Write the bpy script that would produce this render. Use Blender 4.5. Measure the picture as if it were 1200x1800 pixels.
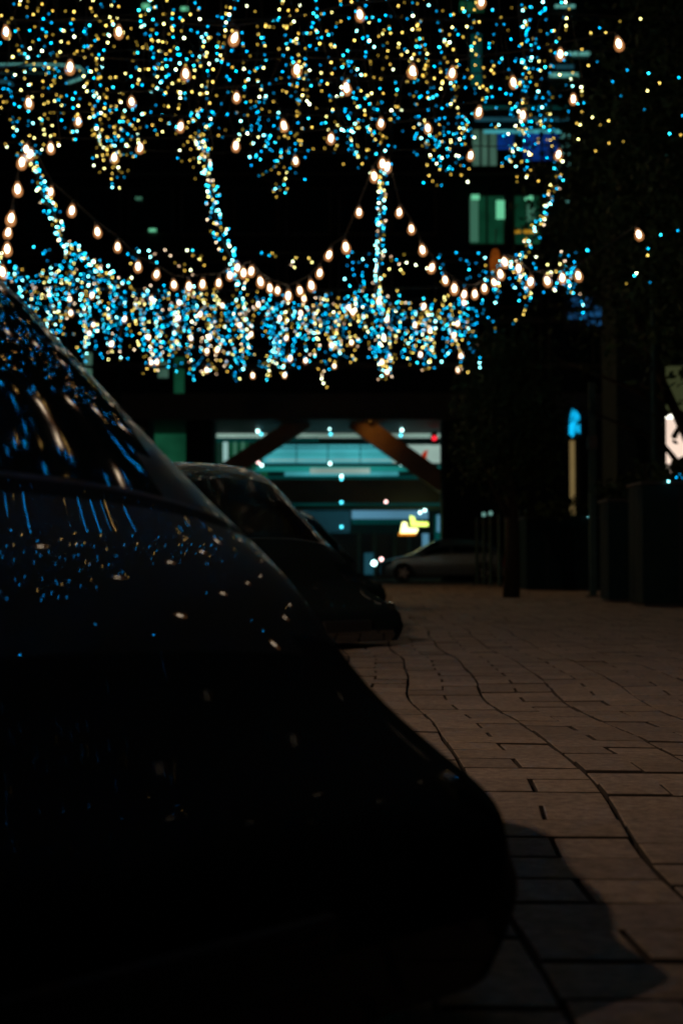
import bpy, math, random
import numpy as np
from mathutils import Vector, Matrix
random.seed(7)
rng = np.random.default_rng(7)
PI = math.pi
sc = bpy.context.scene
for _o in list(bpy.data.objects):
    bpy.data.objects.remove(_o)
C = sc.collection

# ------------------------------------------------------------------ camera
F = 2500.0
EYE = 0.68
PITCH = math.atan(88 / F)
YAW = math.atan(20 / F)
cam = bpy.data.cameras.new('camera')
cam.sensor_fit = 'VERTICAL'
cam.sensor_height = 36
cam.lens = 50
cam.clip_start = 0.05
cam.clip_end = 2000
cam.dof.use_dof = True
cam.dof.focus_distance = 5.2
cam.dof.aperture_fstop = 2.75
cam.dof.aperture_blades = 0
camo = bpy.data.objects.new('camera', cam)
camo.location = (0, 0, EYE)
camo.rotation_euler = (PI / 2 + PITCH, 0, YAW)
C.objects.link(camo)
sc.camera = camo

# ------------------------------------------------------------------ night sky, exposure
w = bpy.data.worlds.new('World')
sc.world = w
w.use_nodes = True
bg = w.node_tree.nodes['Background']
bg.inputs[0].default_value = (0.10, 0.62, 0.66, 1)
bg.inputs[1].default_value = 0.0028
vs = sc.view_settings
vs.view_transform = 'Standard'
vs.look = 'None'
vs.exposure = 0
vs.gamma = 1
vs.use_curve_mapping = False
cy = sc.cycles
cy.use_denoising = True
cy.max_bounces = 6
cy.diffuse_bounces = 2
cy.glossy_bounces = 4
cy.transparent_max_bounces = 24
cy.sample_clamp_indirect = 4
cy.caustics_reflective = False
cy.caustics_refractive = False
cy.use_adaptive_sampling = False


def at(px, py, Y):
    """point on the vertical plane y = Y that the photograph shows at pixel px, py"""
    a = (px - 600) / F
    b = (900 - py) / F
    u = math.sin(PITCH)
    fy, fz = math.cos(PITCH) - b * u, u + b * math.cos(PITCH)
    dx = a * math.cos(YAW) - fy * math.sin(YAW)
    dy = a * math.sin(YAW) + fy * math.cos(YAW)
    t = Y / dy
    return Vector((dx * t, Y, EYE + fz * t))


def lin(r, g, b):
    f = lambda c: (c / 255 / 12.92) if c <= 10 else ((c / 255 + .055) / 1.055) ** 2.4
    return (f(r), f(g), f(b), 1)


# ------------------------------------------------------------------ materials
def mat(name, col, rough=.6, metal=0, noise=0, scale=8, bump=0, coat=0, spec=.5, vary=0, world=False):
    m = bpy.data.materials.new(name)
    m.use_nodes = True
    nt = m.node_tree
    p = nt.nodes['Principled BSDF']
    c = (*col[:3], 1)
    p.inputs['Base Color'].default_value = c
    p.inputs['Roughness'].default_value = rough
    p.inputs['Metallic'].default_value = metal
    p.inputs['Coat Weight'].default_value = coat
    p.inputs['Coat Roughness'].default_value = .02
    p.inputs['Specular IOR Level'].default_value = spec
    if noise or bump or vary:
        tc = nt.nodes.new('ShaderNodeTexCoord')
        n = nt.nodes.new('ShaderNodeTexNoise')
        n.inputs['Scale'].default_value = scale
        n.inputs['Detail'].default_value = 8
        n.inputs['Roughness'].default_value = .65
        src = nt.nodes.new('ShaderNodeNewGeometry').outputs['Position'] if world else tc.outputs['Object']
        nt.links.new(src, n.inputs['Vector'])
        if noise:
            r = nt.nodes.new('ShaderNodeMapRange')
            r.inputs['From Min'].default_value = .3
            r.inputs['From Max'].default_value = .7
            r.inputs['To Min'].default_value = 1 - noise
            r.inputs['To Max'].default_value = 1 + noise
            nt.links.new(n.outputs['Fac'], r.inputs['Value'])
            out = r.outputs['Result']
            if vary:
                oi = nt.nodes.new('ShaderNodeObjectInfo')
                r2 = nt.nodes.new('ShaderNodeMapRange')
                r2.inputs['To Min'].default_value = 1 - vary
                r2.inputs['To Max'].default_value = 1 + vary
                nt.links.new(oi.outputs['Random'], r2.inputs['Value'])
                mm = nt.nodes.new('ShaderNodeMath')
                mm.operation = 'MULTIPLY'
                nt.links.new(out, mm.inputs[0])
                nt.links.new(r2.outputs['Result'], mm.inputs[1])
                out = mm.outputs[0]
            mx = nt.nodes.new('ShaderNodeVectorMath')
            mx.operation = 'SCALE'
            mx.inputs[0].default_value = c[:3]
            nt.links.new(out, mx.inputs['Scale'])
            nt.links.new(mx.outputs[0], p.inputs['Base Color'])
        if bump:
            n2 = nt.nodes.new('ShaderNodeTexNoise')
            n2.inputs['Scale'].default_value = scale * 5
            n2.inputs['Detail'].default_value = 6
            nt.links.new(src, n2.inputs['Vector'])
            b = nt.nodes.new('ShaderNodeBump')
            b.inputs['Strength'].default_value = bump
            b.inputs['Distance'].default_value = .005
            nt.links.new(n2.outputs['Fac'], b.inputs['Height'])
            nt.links.new(b.outputs['Normal'], p.inputs['Normal'])
    return m


def glow(name, col, strength, sampled=False, uneven=0, scale=.6):
    m = bpy.data.materials.new(name)
    m.use_nodes = True
    nt = m.node_tree
    nt.nodes.remove(nt.nodes['Principled BSDF'])
    e = nt.nodes.new('ShaderNodeEmission')
    e.inputs[0].default_value = (*col[:3], 1)
    e.inputs[1].default_value = strength
    nt.links.new(e.outputs[0], nt.nodes['Material Output'].inputs[0])
    if uneven:
        tc = nt.nodes.new('ShaderNodeTexCoord')
        n = nt.nodes.new('ShaderNodeTexNoise')
        n.inputs['Scale'].default_value = scale
        n.inputs['Detail'].default_value = 3
        mp = nt.nodes.new('ShaderNodeMapRange')
        mp.inputs['From Min'].default_value = .3
        mp.inputs['From Max'].default_value = .7
        mp.inputs['To Min'].default_value = strength * (1 - uneven)
        mp.inputs['To Max'].default_value = strength * (1 + uneven)
        nt.links.new(tc.outputs['Object'], n.inputs['Vector'])
        nt.links.new(n.outputs['Fac'], mp.inputs['Value'])
        nt.links.new(mp.outputs['Result'], e.inputs[1])
    m.cycles.emission_sampling = 'AUTO' if sampled else 'NONE'
    return m


M = dict(
    concrete=mat('dark_concrete', (.016, .025, .026), .85, spec=.1, noise=.25, scale=1.5),
    beam=mat('painted_steel_beam', (.07, .06, .05), .6, noise=.2, scale=3),
    brace=mat('brown_steel', (.30, .17, .10), .55, noise=.25, scale=2),
    dark=mat('black_plastic', (.012, .014, .015), .5),
    rubber=mat('rubber', (.014, .014, .014), .8, noise=.3, scale=20),
    metal=mat('brushed_metal', (.30, .31, .32), .35, metal=.9),
    teal_metal=mat('teal_grey_metal', (.018, .045, .045), .6, spec=.15, noise=.2, scale=4),
    planter=mat('dark_planter_panel', (.0025, .013, .015), .7, spec=.08, noise=.25, scale=5),
    soil=mat('soil', (.03, .02, .015), .95, noise=.3),
    bark=mat('bark', (.016, .014, .011), .9, spec=.1, noise=.4, scale=10, bump=.6),
    leaf=mat('dark_leaf', (.014, .030, .013), .75, spec=.12, noise=.4, scale=3),
    glass=mat('dark_glass', (.006, .008, .009), .04, spec=.8),
    wire=mat('black_wire', (.012, .012, .010), .6),
    paint=mat('midnight_car_paint', (.005, .008, .010), .42, metal=0, coat=.30, spec=.15),
    paint2=mat('black_car_paint', (.006, .008, .009), .35, metal=0, coat=1.0, spec=.3),
    glass2=mat('tinted_glass', (.004, .005, .006), .12, spec=.12),
    silver=mat('silver_car_paint', (.20, .24, .235), .35, metal=.5, coat=.8),
    dull=mat('dull_black_plastic', (.004, .008, .008), .75, spec=.05, coat=.02),
    lens=mat('clear_lens', (.012, .016, .016), .15, spec=.5, coat=.4),
    amber=mat('amber_lens', (.45, .16, .02), .15),
    paver=mat('reddish_concrete_paver', (.205, .175, .145), .8, noise=.42, scale=30, bump=1.0, vary=.20, world=True),
    paver_far=mat('reddish_paver_far', (.205, .175, .145), .8, noise=.42, scale=30, bump=1.0, world=True),
    joint=mat('joint_sand', (.020, .017, .015), .95, noise=.3, scale=30),
    asphalt=mat('asphalt', (.028, .030, .030), .85, noise=.3, scale=12, bump=.5),
    wall=mat('station_wall', (.10, .16, .15), .7, noise=.2, scale=1.2),
)


# ------------------------------------------------------------------ mesh helpers
class MB:
    def __init__(s):
        s.v, s.f = [], []

    def box(s, x0, x1, y0, y1, z0, z1, b=0):
        n = len(s.v)
        s.v += [(x0, y0, z0), (x1, y0, z0), (x1, y1, z0), (x0, y1, z0), (x0, y0, z1), (x1, y0, z1), (x1, y1, z1), (x0, y1, z1)]
        s.f += [tuple(n + i for i in q) for q in ((0, 3, 2, 1), (4, 5, 6, 7), (0, 1, 5, 4), (1, 2, 6, 5), (2, 3, 7, 6), (3, 0, 4, 7))]
        return s

    def tube(s, pts, r, k=6, r1=None):
        pts = [Vector(p) for p in pts]
        n = len(s.v)
        m = len(pts)
        for i, p in enumerate(pts):
            d = (pts[min(i + 1, m - 1)] - pts[max(i - 1, 0)]).normalized()
            a = d.orthogonal().normalized() if abs(d.z) < .99 else Vector((1, 0, 0))
            if abs(d.z) < .99:
                a = d.cross(Vector((0, 0, 1))).normalized()
            b = d.cross(a).normalized()
            rr = r if r1 is None else r + (r1 - r) * i / (m - 1)
            for j in range(k):
                t = 2 * PI * j / k
                s.v.append(tuple(p + a * (rr * math.cos(t)) + b * (rr * math.sin(t))))
        for i in range(m - 1):
            for j in range(k):
                q = n + i * k
                s.f.append((q + j, q + (j + 1) % k, q + k + (j + 1) % k, q + k + j))
        s.f.append(tuple(n + j for j in range(k))[::-1])
        s.f.append(tuple(n + (m - 1) * k + j for j in range(k)))
        return s

    def lathe(s, prof, k=16, c=(0, 0, 0), axis='z'):
        n = len(s.v)
        for r, z in prof:
            for j in range(k):
                t = 2 * PI * j / k
                p = (r * math.cos(t), r * math.sin(t), z)
                if axis == 'y':
                    p = (p[0], p[2], p[1])
                s.v.append((c[0] + p[0], c[1] + p[1], c[2] + p[2]))
        for i in range(len(prof) - 1):
            for j in range(k):
                q = n + i * k
                s.f.append((q + j, q + (j + 1) % k, q + k + (j + 1) % k, q + k + j))
        s.f.append(tuple(n + j for j in range(k))[::-1])
        s.f.append(tuple(n + (len(prof) - 1) * k + j for j in range(k)))
        return s

    def mesh(s, name, m, smooth=False):
        me = bpy.data.meshes.new(name)
        me.from_pydata(s.v, [], s.f)
        me.materials.append(m)
        if smooth:
            me.shade_smooth()
        me.update()
        return me

    def build(s, name, m, parent=None, smooth=False, loc=None, bevel=0):
        o = bpy.data.objects.new(name, s.mesh(name, m, smooth))
        C.objects.link(o)
        if parent:
            o.parent = parent
        if loc is not None:
            o.location = loc
        if bevel:
            bv = o.modifiers.new('bevel', 'BEVEL')
            bv.width = bevel
            bv.segments = 2
        return o


def put(name, me, parent=None, loc=(0, 0, 0), rot=None, scale=None):
    o = bpy.data.objects.new(name, me)
    C.objects.link(o)
    if parent:
        o.parent = parent
    o.location = loc
    if rot:
        o.rotation_euler = rot
    if scale:
        o.scale = scale
    return o


def thing(name, label, cat, loc=(0, 0, 0), rz=0, group=None):
    o = bpy.data.objects.new(name, None)
    o.empty_display_size = .2
    C.objects.link(o)
    o.location = loc
    o.rotation_euler = (0, 0, rz)
    return tag(o, label, cat, group)


def tag(o, label, cat, group=None):
    o['label'] = label
    o['category'] = cat
    if group:
        o['group'] = group
    return o


def struct(o):
    o['kind'] = 'structure'
    return o


def stuff(o):
    o['kind'] = 'stuff'
    return o


def rect(px0, py0, px1, py1, Y, depth, name, m, parent, bevel=0):
    """box whose front face is seen at these pixels on the plane y = Y"""
    a = at(px0, py1, Y)
    b = at(px1, py0, Y)
    base = parent.location if parent else Vector((0, 0, 0))
    o = MB().box(a.x, b.x, Y, Y + depth, a.z, b.z).build(name, m, parent, bevel=bevel)
    o.location = -base
    return o


# ------------------------------------------------------------------ ground
def gz(x, y):
    """the paving is slightly settled: long soft dips"""
    return (.016 * math.sin(y * 1.55 + x * .5) * math.exp(-((y - 6) / 5) ** 2) + .010 * math.sin(x * 1.3 + y * .45)) - .012


def gx(x, y):
    return .030 * math.sin(y * 1.35 + .6 + x * .25) + .012 * math.sin(y * 3.1 + x)


g = MB()
g.v = [(-400, -200, -.05), (400, -200, -.05), (400, 600, -.05), (-400, 600, -.05)]
g.f = [(0, 1, 2, 3)]
struct(g.build('ground', M['asphalt']))
# bedding under the pavers
NX, NY = 60, 150
b = MB()
X0, X1, Y0, Y1 = -5.2, 9.0, -3.0, 46.0
for j in range(NY + 1):
    for i in range(NX + 1):
        x = X0 + (X1 - X0) * i / NX
        y = Y0 + (Y1 - Y0) * j / NY
        b.v.append((x, y, gz(x, y) - .036))
for j in range(NY):
    for i in range(NX):
        q = j * (NX + 1) + i
        b.f.append((q, q + 1, q + NX + 2, q + NX + 1))
paving = struct(b.build('pavement', M['joint'], smooth=True))
SW, RD = .392, .222
OFF = .33
cells = []
i0 = math.floor((X0 + .3 - OFF) / SW)
i1 = math.ceil((X1 - .3 - OFF) / SW)
for i in range(i0, i1):
    xa = OFF + i * SW
    ph = random.random() < .5
    off = random.choice([0, 0, .06, -.05])
    for j in range(int((Y1 - Y0) / RD) - 1):
        ya = Y0 + .1 + j * RD + off
        if (j + ph) % 2:
            cells.append((xa, xa + SW, ya, ya + RD))
        else:
            cells.append((xa, xa + SW / 2, ya, ya + RD))
            cells.append((xa + SW / 2, xa + SW, ya, ya + RD))


def pxy(x, y, z=0):
    X = x * math.cos(YAW) + y * math.sin(YAW)
    Yy = -x * math.sin(YAW) + y * math.cos(YAW)
    z -= EYE
    f = Yy * math.cos(PITCH) + z * math.sin(PITCH)
    u = -Yy * math.sin(PITCH) + z * math.cos(PITCH)
    return 600 + F * X / f, 900 - F * u / f


def paver_geo(c):
    xa, xb, ya, yb = c
    cx, cyy = (xa + xb) / 2, (ya + yb) / 2
    j = .0075
    hx, hy = (xb - xa) / 2 - j, (yb - ya) / 2 - j * 1.25
    # wear: every stone a little off its size and place, corners dropped
    dx, dy = random.gauss(0, .0016), random.gauss(0, .0022)
    tx, ty, dz = random.gauss(0, .004), random.gauss(0, .006), random.gauss(0, .0022)
    ch = .003
    V = []
    for (sx, sy) in ((-1, -1), (1, -1), (1, 1), (-1, 1)):
        for k in (0, 1, 2):
            inn = ch if k == 2 else 0
            lx, ly = sx * (hx - inn), sy * (hy - inn)
            wx, wy = cx + lx + dx, cyy + ly + dy
            wx2 = wx + gx(xa if sx < 0 else xb, wy)
            z = gz(wx, wy) + dz + tx * lx + ty * ly + (0 if k == 2 else (-.0022 if k == 1 else -.045))
            V.append((wx2, wy, z))
    Fc = []
    for a in range(4):
        q, r = a * 3, ((a + 1) % 4) * 3
        Fc += [(q, r, r + 1, q + 1), (q + 1, r + 1, r + 2, q + 2)]
    Fc.append((2, 5, 8, 11))
    return V, Fc


def edge_px(py):
    """right edge of the parked cars' silhouette in the picture, by row"""
    return np.interp(py, [1040, 1065, 1120, 1130, 1131, 1430, 1800], [690, 690, 755, 755, 600, 870, 1300])


rank = []
for n, c in enumerate(cells):
    cx, cyy = (c[0] + c[1]) / 2, (c[2] + c[3]) / 2
    if cyy < 1.7:
        continue
    px, py = pxy(cx, cyy)
    if px < edge_px(py) - 10 or px > 1215 or py > 1815:
        continue
    rank.append((cyy, n))
rank.sort()
single = {n for _, n in rank[:300]}
far = MB()
for n, c in enumerate(cells):
    V, Fc = paver_geo(c)
    if n in single:
        m_ = MB()
        cx, cyy = (c[0] + c[1]) / 2, (c[2] + c[3]) / 2
        m_.v = [(v[0] - cx, v[1] - cyy, v[2]) for v in V]
        m_.f = Fc
        o = m_.build('paver', M['paver'], paving, loc=(cx, cyy, 0))
        o.data.materials.append(M['joint'])
        for q in (0, 2, 4, 6):
            o.data.polygons[q].material_index = 1
    else:
        o = len(far.v)
        far.v += V
        far.f += [tuple(o + i for i in f) for f in Fc]
pf = stuff(far.build('paver_field', M['paver_far'], paving))
pf.data.materials.append(M['joint'])
_mi = np.zeros(len(far.f), dtype=np.int32)
_mi.reshape(-1, 9)[:, [0, 2, 4, 6]] = 1
pf.data.polygons.foreach_set('material_index', _mi)
# road across the end of the lane, with its kerb
struct(MB().box(-60, 60, 47.0, 55.2, -.06, -.046).build('road', M['asphalt']))
kerb = thing('kerb', 'long low concrete kerb between the brick paving and the far road', 'kerb', (0, 46.4, 0))
for k in range(40):
    x = -20 + k
    MB().box(x, x + .985, 0, .18, -.05, .03).build('kerb_stone', M['concrete'], kerb, bevel=.01)

# ------------------------------------------------------------------ dark building over the lane end
YB = 56.0
bl = thing('office_building', 'big dark office block bridging the end of the lane above a lit portal', 'building', (0, YB, 0))
WL, WR = -700, 1650
rect(WL, -250, WR, 690, YB, 8, 'upper_wall', M['concrete'], bl)
rect(WL, 690, WR, 738, YB - .35, 8.3, 'portal_beam', M['beam'], bl)
gnd = pxy(0, YB)[1] + 2
for (a, c) in ((WL, 262), (326, 374), (778, 1000), (1019, WR)):
    rect(a, 738, c, gnd, YB + .02, 1.6, 'pillar', M['concrete'], bl)
rect(1000, 738, 1019, 770, YB + .02, 1.6, 'pillar', M['concrete'], bl)
rect(262, 822, 326, gnd, YB + .2, 1.2, 'side_wall', M['concrete'], bl)
for k, y in enumerate((-120, 30, 165, 300, 440, 560, 640)):
    rect(WL, y, WR, y + 9, YB - .22, .22, 'floor_ledge', M['beam'], bl)
# unlit windows in a grid, recess frames and dark glass
wmesh = MB().box(-.9, .9, -.05, .02, -.95, .95).mesh('window', M['beam'])
pmesh = MB().box(-.82, .82, -.08, -.052, -.87, .87).mesh('pane', M['glass'])
lit_zone = [(815, 180, 1010, 440), (780, 0, 860, 35)]
for yy in (100, 235, 372, 500, 600):
    for k in range(-3, 17):
        px = k * 92 - 10
        if any(a - 45 < px < c + 45 and b_ - 45 < yy < d + 45 for a, b_, c, d in lit_zone):
            continue
        p = at(px, yy, YB - .02)
        wd = put('window', wmesh, bl, (p.x, -.02, p.z))
        put('pane', pmesh, wd)
green = glow('green_lit_room', lin(16, 66, 44), .7, uneven=.45, scale=.8)
green_b = glow('green_white_lamp', lin(110, 210, 160), .9)
greyg = glow('grey_green_room', lin(60, 92, 78), .9, uneven=.3)
bluesc = glow('blue_screen', lin(8, 48, 120), .8, uneven=.5, scale=1.1)
louvm = glow('white_teal_strip', lin(96, 168, 158), .85)
yel = glow('amber_sill_lamp', lin(180, 130, 30), .9)
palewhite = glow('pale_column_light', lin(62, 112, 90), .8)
cyanp = glow('cyan_panel_glow', lin(60, 148, 156), 1.05, uneven=.4, scale=.30)  # hall surfaces: light falling on them put in as emission; also colours strip lights
tealp = glow('teal_ceiling_glow', lin(22, 112, 106), 1.05, uneven=.45, scale=.18)
greyp = glow('pale_grey_glow', lin(146, 172, 162), .95, uneven=.35, scale=.25)
deept = glow('deep_teal_glow', lin(2, 52, 50), .9, uneven=.4, scale=.3)
blueg = glow('blue_grey_glow', lin(80, 132, 158), .95, uneven=.2, scale=.4)
bluegl = glow('dim_blue_grey_glow', lin(28, 72, 84), .85, uneven=.25, scale=.4)
whitey = glow('white_yellow_sign', lin(250, 255, 170), 3.0)
redl = glow('red_signal', (1, .02, .04), 1.6)
orgl = glow('dull_orange_sign', lin(190, 50, 20), .7)


def lit_window(px0, py0, px1, py1, m, name='window', Y=YB, mull=1):
    fr = rect(px0 - 3, py0 - 3, px1 + 3, py1 + 3, Y - .16, .12, name, M['beam'], bl)
    a = at(px0, py1, Y - .18)
    b_ = at(px1, py0, Y - .18)
    MB().box(a.x, b_.x, Y - .18, Y - .17, a.z, b_.z).build('pane', m, fr)
    for i in range(mull):
        x = a.x + (b_.x - a.x) * (i + 1) / (mull + 1)
        MB().box(x - .04, x + .04, Y - .26, Y - .182, a.z, b_.z).build('mullion', M['beam'], fr)
    return fr


lit_window(826, 345, 884, 428, green, mull=1)
lit_window(905, 345, 947, 428, green, mull=1)
rect(826, 350, 840, 425, YB - .3, .05, 'curtain', palewhite, bl)
rect(828, 342, 842, 350, YB - .4, .1, 'window_lamp', green_b, bl)
rect(872, 352, 886, 384, YB - .4, .1, 'window_lamp', green_b, bl)
rect(922, 344, 936, 351, YB - .4, .1, 'window_lamp', green_b, bl)
rect(926, 360, 940, 388, YB - .4, .1, 'window_lamp', palewhite, bl)
rect(905, 404, 915, 409, YB - .4, .1, 'sill_lamp', yel, bl)
rect(920, 404, 938, 409, YB - .4, .1, 'sill_lamp', yel, bl)
lit_window(830, 228, 872, 291, greyg, mull=2)
lit_window(874, 232, 902, 262, bluesc, 'screen', mull=0)
lit_window(920, 228, 982, 282, bluesc, 'screen', mull=1)
rect(840, 186, 1000, 191, YB - .3, .1, 'strip_light', deept, bl)
rect(835, 206, 998, 212, YB - .3, .1, 'strip_light', bluegl, bl)
rect(850, 228, 985, 233, YB - .42, .1, 'strip_light', cyanp, bl)
for y in (235, 252, 268, 284, 350):
    rect(984, y, 1001, y + 6, YB - .3, .1, 'louvre', louvm, bl)
rect(998, 91, 1036, 96, YB - .3, .1, 'strip_light', louvm, bl)
rect(966, 128, 1016, 134, YB - .3, .1, 'strip_light', louvm, bl)
rect(975, 114, 1008, 119, YB - .3, .1, 'strip_light', bluegl, bl)
rect(808, 2, 850, 20, YB - .3, .1, 'strip_light', green, bl)
rect(828, 60, 846, 150, YB - .3, .1, 'strip_light', deept, bl)
rect(975, 8, 1010, 12, YB - .3, .1, 'strip_light', louvm, bl)
rect(1156, 262, 1186, 268, YB - .3, .1, 'strip_light', louvm, bl)
rect(1160, 272, 1210, 277, YB - .3, .1, 'strip_light', louvm, bl)
rect(262, 402, 274, 406, YB - .3, .1, 'exit_lamp', green_b, bl)
rect(238, 346, 249, 350, YB - .3, .1, 'exit_lamp', palewhite, bl)
rect(318, 12, 330, 17, YB - .3, .1, 'exit_lamp', green_b, bl)
rect(250, 6, 262, 14, YB - .3, .1, 'exit_lamp', green_b, bl)
lit_window(306, 628, 324, 692, green, mull=0)
lit_window(278, 636, 296, 664, greyg, mull=0)
lit_window(148, 620, 162, 700, greyg, mull=0)
rect(206, 640, 213, 738, YB - .38, .1, 'drainpipe', M['teal_metal'], bl)
# curved cool strip light at the upper left
neon = thing('curved_strip_light', 'pale teal curved strip light high up at the left on the dark facade', 'strip light', at(60, 130, YB - .6))
for dy, m_ in ((0, louvm), (9, bluegl)):
    pts = [at(-60, 114 + dy * .2, YB - .6), at(40, 113 + dy * .2, YB - .6), at(110, 114 + dy * .3, YB - .6), at(140, 118 + dy * .4, YB - .6),
           at(151, 128, YB - .6), at(143, 138 - dy * .3, YB - .6), at(118, 147 - dy * .4, YB - .6)]
    MB().tube([p - neon.location for p in pts], .035, 6).build('tube', m_, neon)
pts = [at(-40, 146, YB - .6), at(10, 143, YB - .6), at(24, 149, YB - .6)]
MB().tube([p - neon.location for p in pts], .06, 6).build('tube', bluegl, neon)


# diagonal braces standing in the portal
def brace(pa, pb, w_px, label):
    A, B = at(pa[0], pa[1], 57.6), at(pb[0], pb[1], 57.6)
    d = (B - A).normalized()
    n = Vector((-d.z, 0, d.x))
    hw = w_px / F * 57.6 / 2
    m_ = MB()
    for P in (A, B):
        for sg in (-1, 1):
            for y in (-.22, .22):
                q = P + n * hw * sg
                m_.v.append((q.x - A.x, y, q.z - A.z))
    m_.f = [(0, 1, 3, 2), (4, 6, 7, 5), (0, 2, 6, 4), (1, 5, 7, 3), (0, 4, 5, 1), (2, 3, 7, 6)]
    t = thing('diagonal_brace', label, 'brace', A, group='diagonal steel braces in the portal')
    m_.build('web', M['brace'], t)
    for sg in (-1, 1):
        f_ = MB()
        for P in (A, B):
            for a_, y in ((hw * .82, -.30), (hw, -.30), (hw, .30), (hw * .82, .30)):
                q = P + n * a_ * sg
                f_.v.append((q.x - A.x, y, q.z - A.z))
        f_.f = [(0, 1, 2, 3), (7, 6, 5, 4)] + [(i, (i + 1) % 4 + 0, (i + 1) % 4 + 4, i + 4) for i in range(4)]
        f_.build('flange', M['brace'], t)
    return t


brace((392, 832), (538, 738), 30, 'dark diagonal steel beam rising to the right in the lit portal')
brace((622, 738), (790, 858), 34, 'brown diagonal steel beam falling to the right with an amber glow near its top')
# amber up-light on the right brace
ul = thing('amber_spotlight', 'small amber spotlight shining on the top of the right brace', 'spotlight', at(650, 741, 56.4))
MB().lathe([(.03, -.06), (.05, 0), (.06, .1)], 10, axis='y').build('lamp_housing', M['dark'], ul)
sl = bpy.data.lights.new('amber_spot', 'SPOT')
sl.energy = 22
sl.color = (1, .42, .06)
sl.spot_size = math.radians(80)
sl.spot_blend = 1
sl.shadow_soft_size = .05
so = bpy.data.objects.new('amber_spot_light', sl)
C.objects.link(so)
so.parent = ul
so.location = (-.05, -.45, .0)
tgt = at(664, 768, 57.6) - (Vector(ul.location) + Vector(so.location))
so.rotation_euler = tgt.to_track_quat('-Z', 'Y').to_euler()

# ------------------------------------------------------------------ station hall behind the portal; its lit look is put in as emission
st = thing('station_hall', 'open lit station hall with teal ceilings seen through the portal', 'station', (0, 60, 0))
rect(150, 700, 900, 1060, 70, .4, 'back_wall', M['wall'], st)
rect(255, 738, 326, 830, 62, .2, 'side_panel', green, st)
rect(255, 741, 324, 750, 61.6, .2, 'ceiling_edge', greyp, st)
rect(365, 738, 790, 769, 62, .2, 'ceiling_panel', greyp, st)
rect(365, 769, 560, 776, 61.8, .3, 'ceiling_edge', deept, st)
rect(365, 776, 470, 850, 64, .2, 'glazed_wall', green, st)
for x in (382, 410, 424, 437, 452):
    rect(x, 772, x + 5, 846, 63.4, .3, 'mullion', palewhite if x in (410, 424) else M['wall'], st)  # two mullions emit, standing in for light that falls on them
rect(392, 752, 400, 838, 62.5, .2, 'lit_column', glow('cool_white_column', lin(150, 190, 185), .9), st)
rect(462, 776, 780, 781, 62.4, .3, 'beam', M['concrete'], st)
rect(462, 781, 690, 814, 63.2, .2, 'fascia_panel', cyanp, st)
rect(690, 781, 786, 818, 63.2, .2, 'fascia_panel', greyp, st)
rect(450, 814, 786, 819, 62.8, .3, 'beam', M['wall'], st)
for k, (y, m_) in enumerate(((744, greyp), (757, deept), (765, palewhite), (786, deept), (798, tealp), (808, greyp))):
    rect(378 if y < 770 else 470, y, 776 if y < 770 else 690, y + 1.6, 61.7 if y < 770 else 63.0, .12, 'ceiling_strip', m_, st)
for x in (520, 575, 632):
    rect(x, 781, x + 1.6, 814, 62.95, .1, 'panel_joint', deept, st)
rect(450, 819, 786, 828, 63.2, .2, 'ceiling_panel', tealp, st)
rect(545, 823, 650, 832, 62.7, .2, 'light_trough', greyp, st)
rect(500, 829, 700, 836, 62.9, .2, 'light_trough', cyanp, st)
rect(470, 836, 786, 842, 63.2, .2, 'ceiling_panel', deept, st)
rect(365, 842, 786, 884, 60.6, .6, 'deck_girder', M['beam'], st)
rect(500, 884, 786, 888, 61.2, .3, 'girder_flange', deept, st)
rect(520, 888, 786, 897, 61.8, .3, 'girder_flange', M['wall'], st)
rect(540, 897, 615, 936, 64, .1, 'louvre_back', bluegl, st)
for k in range(6):
    rect(540, 899 + k * 6.5, 615, 901.5 + k * 6.5, 63.7, .2, 'louvre', M['dark'], st)
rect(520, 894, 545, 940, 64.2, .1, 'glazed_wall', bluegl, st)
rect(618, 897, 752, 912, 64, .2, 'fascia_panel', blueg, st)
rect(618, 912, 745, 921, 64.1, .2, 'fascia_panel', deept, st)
rect(500, 938, 786, 1034, 66, .2, 'dark_shopfront', M['dark'], st)
for x in (628, 655, 690, 716):
    rect(x, 930, x + 6, 1030, 64.6, .3, 'post', M['wall'], st)
rect(742, 938, 753, 962, 64, .2, 'blue_lit_doorway', blueg, st)
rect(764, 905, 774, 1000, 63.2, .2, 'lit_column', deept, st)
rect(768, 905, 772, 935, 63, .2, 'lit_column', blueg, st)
rect(640, 972, 656, 1010, 64, .2, 'blue_lit_doorway', bluegl, st)
sg = thing('illuminated_sign', 'bright white and yellow angular sign glowing beside the right pillar', 'sign', at(730, 925, 59.5))


def shape(pts, Y, name, m, parent, th=.08):
    P = [at(a, c, Y) for a, c in pts]
    n = len(P)
    m_ = MB()
    m_.v = [tuple(p - parent.location) for p in P] + [tuple(p - parent.location + Vector((0, th, 0))) for p in P]
    m_.f = [tuple(range(n))[::-1], tuple(range(n, 2 * n))] + [(i, (i + 1) % n, n + (i + 1) % n, n + i) for i in range(n)]
    return m_.build(name, m, parent)


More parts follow.
